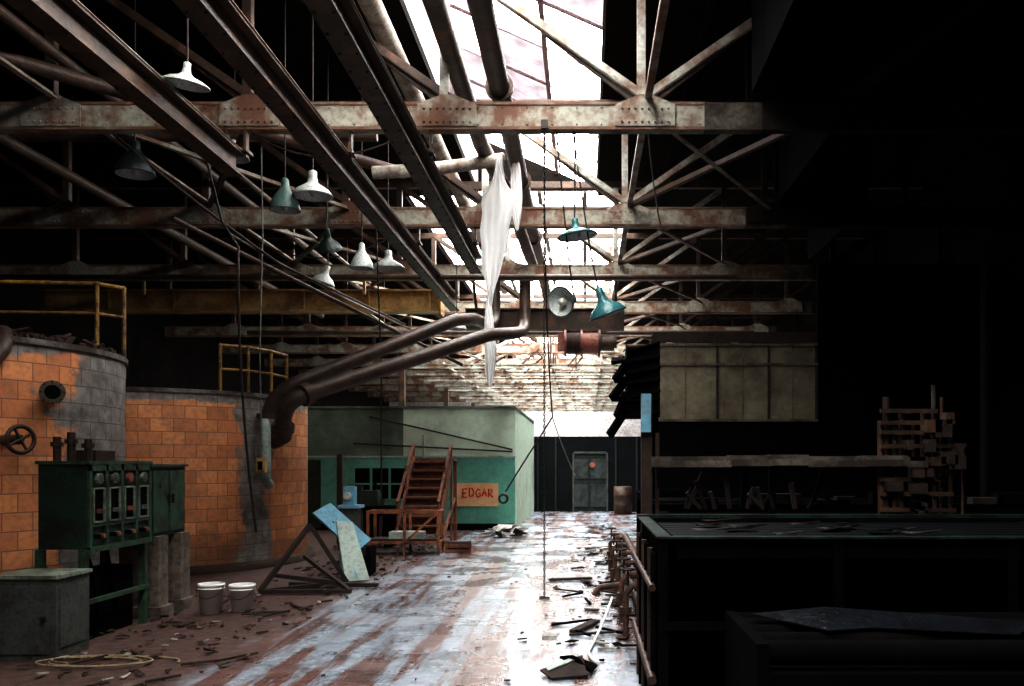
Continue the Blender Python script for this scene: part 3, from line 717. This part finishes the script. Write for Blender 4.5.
for x in (-3.85,-2.6):
    for z in (.76,.22): s.beam((x,15.95,z),(x,16.5,z),.05,.05,M_orange)
s.box((-3.83,15.98,.24),(-2.62,16.48,.28),M_wood); s.box((-3.5,16.05,.28),(-2.9,16.4,.40),M_ltgrey)
s.beam((-3.2,15.92,.22),(-2.6,15.92,.76),.04,.04,M_orange)
s.build()
s=MB('wooden_crate'); s.box((-2.5,16.3,.02),(-2.1,16.6,.2),M_wood)
for z in (.0,.1): s.box((-2.53,16.27,z),(-2.07,16.3,z+.07),M_brown)
for x in (-2.53,-2.1): s.box((x,16.26,0),(x+.04,16.3,.22),M_brown)
s.build()

# ------------------------------------------------------------------ green office
o=MB('painted_office_enclosure')
yF=21.8
o.box((-7.6,yF,0),(-1.7,yF+.12,1.78),M_teal)
o.box((-7.6,yF,1.78),(-4.4,yF+.12,2.95),M_mintd)  # left stretch of the upper wall, its shade painted
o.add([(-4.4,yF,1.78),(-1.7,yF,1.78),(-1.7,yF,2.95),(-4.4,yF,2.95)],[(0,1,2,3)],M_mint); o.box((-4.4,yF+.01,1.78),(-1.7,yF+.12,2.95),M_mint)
o.box((-1.82,yF+.12,0),(-1.7,29.9,2.95),M_mint)
o.box((-7.6,yF,0),(-7.48,29.9,2.95),M_teal); o.box((-7.6,29.8,0),(-1.7,29.9,2.95),M_teal)
o.box((-7.7,yF-.05,2.95),(-1.68,29.9,3.0),M_mintd)
o.box((-7.6,yF-.03,1.76),(-1.68,yF,1.80),M_ltgrey)
o.box((-7.6,yF-.02,0),(-1.69,yF,.16),M_black)
o.box((-5.6,yF-.01,.75),(-4.3,yF,1.5),M_black)
for x in (-5.62,-5.2,-4.75,-4.32): o.box((x,yF-.05,.72),(x+.05,yF,1.53),M_teal)
for z in (.72,1.1,1.5): o.box((-5.62,yF-.05,z),(-4.27,yF,z+.04),M_teal)
o.box((-7.2,yF-.03,.05),(-6.4,yF,1.7),M_dkgreen)
o.tube([( -5.2,yF-.06,2.75),(-1.75,yF-.06,1.95)],.02,M_iron,8)
o.tube([( -5.6,yF-.06,2.1),(-1.75,yF-.06,1.9)],.02,M_iron,8)
o.tube([( -3.9,yF-.06,.0),(-3.9,yF-.06,2.3)],.02,M_pipeW,8)
o.build()
g=MB('graffiti_plywood_board')
g.box((-3.2,yF-.05,.58),(-2.1,yF-.022,1.14),M_ply)
def strokes(ch,x0,z0,w,hh):
    L={'L':[[(0,1),(0,0),(.8,0)]],'E':[[(.8,1),(0,1),(0,0),(.8,0)],[(0,.5),(.6,.5)]],'D':[[(0,0),(0,1),(.5,1),(.85,.6),(.7,.1),(0,0)]],
       'G':[[(.85,.85),(.4,1),(0,.55),(.3,0),(.85,.15),(.85,.45),(.5,.45)]],'A':[[(0,0),(.4,1),(.85,0)],[(.15,.4),(.7,.4)]],'R':[[(0,0),(0,1),(.7,.85),(.6,.5),(0,.5),(.8,0)]]}
    for st in L[ch]:
        g.tube([(x0+a*w,yF-.052,z0+b*hh) for a,b in st],.02,M_red,6)
for i,chh in enumerate('EDGAR'): strokes(chh,-2.95+i*.155,.80+(.02 if i%2 else 0),.13,.2)
g.build()

# ------------------------------------------------------------------ end partition with door
e=MB('wall_partition')
e.box((-1.7,30,0),(-.42,30.15,2.5),M_dkwall); e.box((.77,30,0),(2.4,30.15,2.5),M_dkwall); e.box((-.42,30,2.0),(.77,30.15,2.5),M_dkwall)
e.box((2.4,24,0),(2.55,30.15,4.2),M_black)
for x in (-1.6,-1.0,1.0,1.7,2.2): e.box((x,29.93,0),(x+.05,30,2.5),M_doorf)
e.build()
d=MB('door_1')
d.box((-.4,30.02,0),(.75,30.12,1.95),M_doorf)
for (a,b2) in ((-.36,.1),(.2,.70)):
    d.box((a,29.98,1.1),(b2,30.02,1.75),M_door); d.box((a,29.98,.15),(b2,30.02,.9),M_door)
d.box((-.42,29.96,0),(-.36,30.02,2.0),M_ggrey); d.box((.71,29.96,0),(.77,30.02,2.0),M_ggrey); d.box((-.42,29.96,1.93),(.77,30.02,2.0),M_ggrey)
d.cyl((.25,29.97,1.55),(.25,29.95,1.55),.1,M_drum,16)
d.cyl((.12,29.98,1.0),(.12,29.9,1.0),.03,M_iron,10)
d.build()
r=MB('scrap_drum')
r.lathe((1.2,28.5,0),[(.001,.0),(.29,.0),(.29,.28),(.30,.3),(.29,.32),(.29,.58),(.30,.6),(.29,.62),(.29,.88),(.27,.88),(.27,.84),(.001,.84)],M_pipe,28); r.build()

# ------------------------------------------------------------------ right-hand vats, racks
def vat(v,x0,x1,y0,y1,z1,rim=M_rim):
    t=.08
    v.box((x0,y0,0),(x1,y0+t,z1),M_black); v.box((x0,y1-t,0),(x1,y1,z1),M_black)
    v.box((x0,y0,0),(x0+t,y1,z1),M_black); v.box((x1-t,y0,0),(x1,y1,z1),M_black)
    v.box((x0,y0,.1),(x1,y1,z1-.12),M_black)
    for (a,b2) in (((x0-.04,y0-.04,z1),(x1+.04,y0+.03,z1+.012)),((x0-.04,y1-.06,z1),(x1+.04,y1+.04,z1+.025)),((x0-.04,y0,z1),(x0+.05,y1,z1+.012)),((x1-.1,y0,z1),(x1+.04,y1,z1+.03))): v.box(a,b2,rim)
    n=int((x1-x0)/.9)
    for i in range(n+1):
        x=x0+(x1-x0)*i/n; v.box((x-.03,y0-.02,0),(x+.03,y0,z1),M_black)
    v.box((x0,y0-.03,z1*.55),(x1,y0,z1*.55+.05),M_black)
v=MB('dark_process_vat'); vat(v,.46,5.6,5.3,7.3,1.2)
for i in range(6): v.tube([(.42,5.5+i*.3,0),(.42,5.5+i*.3,1.1)],.02,M_pipe if i%2 else M_black,8)
v.tube([(.40,5.35,.9),(.40,7.3,.9)],.022,M_pipe,8); v.tube([(.40,5.35,.35),(.40,7.3,.35)],.028,M_pipe,8)
for i in range(9):
    y=5.45+i*.2; v.cyl((.54,y,1.13),(5.52,y,1.13),.045,M_blackg,12)
for i in range(22):
    x=.7+random.uniform(0,4.2); y=random.uniform(5.5,7.1); s_=random.uniform(.6,1.5); v.plate([(x,y,1.19),(x+.2*s_,y+.05,1.21),(x+.16*s_,y+.14,1.185),(x-.03,y+.1,1.19)],.008,random.choice([M_sheen,M_ggrey,M_wood,M_beamh]))
v.build()
v=MB('dark_process_vat'); vat(v,.8,5.6,8.3,11.6,1.12,M_black); v.build()
v=MB('dark_process_vat'); vat(v,.95,5.6,12.2,16.6,1.12,M_black); v.build()
v=MB('low_roller_bed')
v.box((.80,4.2,.0),(5.2,5.15,.66),M_black)
for x in (.80,5.1): v.box((x,4.2,.66),(x+.06,5.15,.80),M_black)
for i in range(5):
    y=4.3+i*.2; v.cyl((.86,y,.74),(5.1,y,.74),.06,M_black,14)
v.build()
v=MB('curled_metal_sheet')
v.plate([(.90,4.85,.83),(1.30,4.9,.86),(1.45,4.5,.82),(1.2,4.45,.815)],.006,M_sheen)
v.plate([(1.30,4.9,.86),(2.3,4.6,.83),(2.1,4.35,.815),(1.45,4.5,.82)],.006,M_sheen)
v.build()
rk=MB('rusted_pipe_rack')
rk.beam((.52,7.62,0),(.52,7.62,2.22),.09,.09,M_beamd); rk.box((.47,7.50,1.90),(.55,7.56,2.22),M_blue)
rk.beam((.62,7.7,0),(.62,7.7,1.9),.03,.03,M_beamd)
xx=.55
while xx<2.85:
    x2=min(xx+random.uniform(.25,.5),2.85); dz=random.uniform(-.012,.012)
    rk.box((xx,7.48,1.66+dz),(x2,7.75,1.70+dz),M_concd); rk.box((xx,7.47,1.61+dz),(x2,7.5,1.665+dz),random.choice([M_concd,M_conc,M_beamh])); xx=x2
for x,z in ((2.50,2.0),(2.55,2.2),(2.62,1.95),(2.68,2.1),(2.78,2.0),(2.86,2.1),(2.95,2.3),(3.02,2.2),(3.1,2.0),(3.2,1.8)):
    rk.cyl((x,7.62+random.uniform(-.06,.06),0),(x,7.62,z),random.uniform(.012,.03),M_beamh if int(x*100)%2 else M_beamd,10)
for z in (1.1,1.25,1.38,1.5,1.78,1.9,1.98,2.08): rk.beam((2.48,7.56,z),(3.2-random.uniform(0,.3),7.56,z+random.uniform(-.02,.02)),.03,.035,M_beamd)
for i in range(18):
    x=random.uniform(2.5,3.1); z=random.uniform(1.2,2.0); rk.box((x,7.48,z),(x+random.uniform(.05,.14),7.6,z+random.uniform(.05,.16)),random.choice([M_pipe,M_beamd,M_black,M_wood,M_wood]))
rk.beam((1.6,7.7,0),(1.6,7.7,1.64),.05,.05,M_black)
for i in range(16):
    x=random.uniform(.8,2.6); rk.beam((x,7.7,1.25),(x+random.uniform(-.15,.15),7.7,random.uniform(1.35,1.6)),random.uniform(.02,.08),.03,random.choice([M_black,M_wood,M_dim]))
rk.box((.5,7.9,1.22),(5.5,8.0,1.28),M_black)
for i in range(14):
    x=random.uniform(.7,4.8); rk.box((x,7.88,1.28),(x+random.uniform(.1,.4),8.0,1.28+random.uniform(.03,.12)),random.choice([M_black,M_wood,M_dim]))
rk.build()
dk=MB('ragged_hanging_duct')
dk.box((.56,12.0,2.25),(1.0,12.6,3.18),M_black)
for i in range(7):
    z=3.2-i*.15+random.uniform(-.03,.03); x0=.40+random.uniform(-.06,.16)
    dk.plate([(x0,11.9,z-random.uniform(0,.12)),(1.0,11.95,z+.03),(1.0,12.6,z-.02),(x0+.04,12.5,z+.05)],random.uniform(.02,.06),M_black)
dk.beam((.98,12.7,0),(.98,12.7,3.3),.10,.10,M_black)
for i in range(4): dk.beam((.55,12,2.95-.2*i),(.38-random.uniform(-.06,.08),11.8,2.72-.24*i),.06,.10,M_black)
dk.build()
pw=MB('panelled_upper_partition')
pw.box((1.35,18,2.5),(4.65,18.06,4.0),M_cream)
for x in (1.35,2.62,3.65,4.6): pw.box((x,17.97,2.48),(x+.05,18,4.0),M_wood)
for x in (2.0,3.15,4.15): pw.box((x,17.985,2.48),(x+.02,18,4.0),M_conc)
for z in (2.46,3.58,3.97): pw.box((1.35,17.96,z),(4.65,18,z+.05),M_conc)
pw.box((1.35,18,0),(7.9,18.06,2.46),M_black); pw.box((4.65,18,2.46),(7.9,18.06,5.6),M_black)
pw.box((1.35,18.0,4.05),(4.65,18.06,4.25),M_wood)
for x in (1.4,3.3,5.3): pw.beam((x,18.14,0),(x,18.14,4.2),.12,.12,M_black)
pw.build()
vm=MB('valve_manifold')
vm.tube([(.62,8.0,.5),(.62,14,.5)],.05,M_valve,10); vm.tube([(.55,8.2,.22),(.55,15,.22)],.04,M_pipe,10)
for y in (8.4,9.3,10.3,11.4,12.5,13.6):
    vm.tube([(.62,y,.5),(.45,y,.5),(.38,y,.42),(.38,y,.0)],.03,M_valve,10)
    vm.cyl((.46,y-.0,.5),(.52,y,.5),.06,M_valve,14); vm.cyl((.40,y,.5),(.40,y,.65),.012,M_iron,8)
    vm.torus((.40,y,.65),.065,.011,M_iron,None,18,6)
    vm.cyl((.38,y,.24),(.38,y,.30),.055,M_pipe,12)
vm.tube([(.38,9.9,.3),(.15,9.8,.28),(.10,9.8,.2)],.035,M_valve,10)
for y in (8.0,11,14): vm.beam((.62,y,0),(.62,y,.5),.06,.06,M_beamd)
vm.build()
h=MB('white_hose'); h.tube(bez((.28,9.3,.25),(.15,8.8,.0),(.05,7.9,.02),8)+bez((.05,7.9,.02),(.0,7.6,.02),(.10,7.3,.02),6)[1:],.014,M_plast,8); h.build()

# ------------------------------------------------------------------ debris
db=MB('scattered_floor_debris')
def scrap(x,y,s,mat,lift=.5):
    a=random.uniform(0,math.pi); ca,sa=math.cos(a),math.sin(a); l=s; w_=s*random.uniform(.25,.8)
    pts=[(-l,-w_),(l,-w_*.7),(l*.8,w_),(-l*.9,w_*.8)]
    zz=[.012+random.uniform(0,lift)*s for _ in range(4)]; zz[2]=.012+zz[3]*.3
    db.plate([(x+px*ca-py*sa,y+px*sa+py*ca,z) for (px,py),z in zip(pts,zz)],.012,mat)
def stick(x,y,L,mat):
    a=random.uniform(0,math.pi); db.beam((x-L*math.cos(a),y-L*math.sin(a),.02),(x+L*math.cos(a),y+L*math.sin(a),.02+random.uniform(0,.03)),.025,.02,mat)
for i in range(420):
    y=random.uniform(6.3,20); x=random.uniform(-5.0 if y<12 else -4.4,-2.8); scrap(x,y,random.uniform(.012,.06),random.choice([M_dirt,M_dirt,M_dirt,M_wood,M_dirt,M_conc,M_paper]),.8)
for i in range(30): stick(random.uniform(-4.4,-2.8),random.uniform(6.6,14),random.uniform(.05,.2),random.choice([M_wood,M_dirt,M_beamd]))
for i in range(150):
    y=random.uniform(7.2,24); x=random.gauss(.3,.25)
    if x>.75: x=.3
    scrap(x,y,random.uniform(.02,.10),random.choice([M_dirt,M_dirt,M_paper,M_black,M_wood]),.3)
for i in range(18): stick(random.uniform(-.3,.5),random.uniform(7.5,18),random.uniform(.08,.25),random.choice([M_wood,M_dirt,M_black]))
for i in range(80):
    y=random.uniform(6.5,28); x=random.uniform(-2.7,.2); scrap(x,y,random.uniform(.010,.030),random.choice([M_paper,M_black,M_wood,M_dirt]),.2)
for i in range(50):
    scrap(random.uniform(-2.2,-1.4),random.uniform(19.5,21.6),random.uniform(.06,.2),random.choice([M_paper,M_plast,M_wood]),1.0)
db.build()
bp=MB('broken_panel')
bp.plate([(-.35,7.0,.03),(-.02,7.1,.12),(.02,6.85,.02),(-.25,6.78,.015)],.02,M_wood)
bp.plate([(-.2,7.15,.10),(.1,7.2,.02),(.05,6.95,.03),(-.1,7.0,.14)],.02,M_black); bp.plate([(-.3,6.98,.05),(-.05,7.08,.135),(-.08,7.0,.11),(-.28,6.9,.05)],.008,M_ltgrey); bp.build()
for i,(x,y,a) in enumerate(((.0,8.9,1.2),(-.2,12.5,.2))):
    q=MB('loose_plank'); ca,sa=math.cos(a),math.sin(a); L=.3
    q.beam((x-L*ca,y-L*sa,.025),(x+L*ca,y+L*sa,.03),.09,.03,M_wood); q.build()

# ------------------------------------------------------------------ camera
cd=bpy.data.cameras.new('photo_camera'); cd.sensor_width=36; cd.lens=900*36/1024
cd.shift_x=-73/1024; cd.shift_y=119/1024; cd.clip_end=200
cam=bpy.data.objects.new('photo_camera',cd); cam.location=(0,0,1.65); cam.rotation_euler=(math.pi/2,0,0)
scene.collection.objects.link(cam); scene.camera=cam
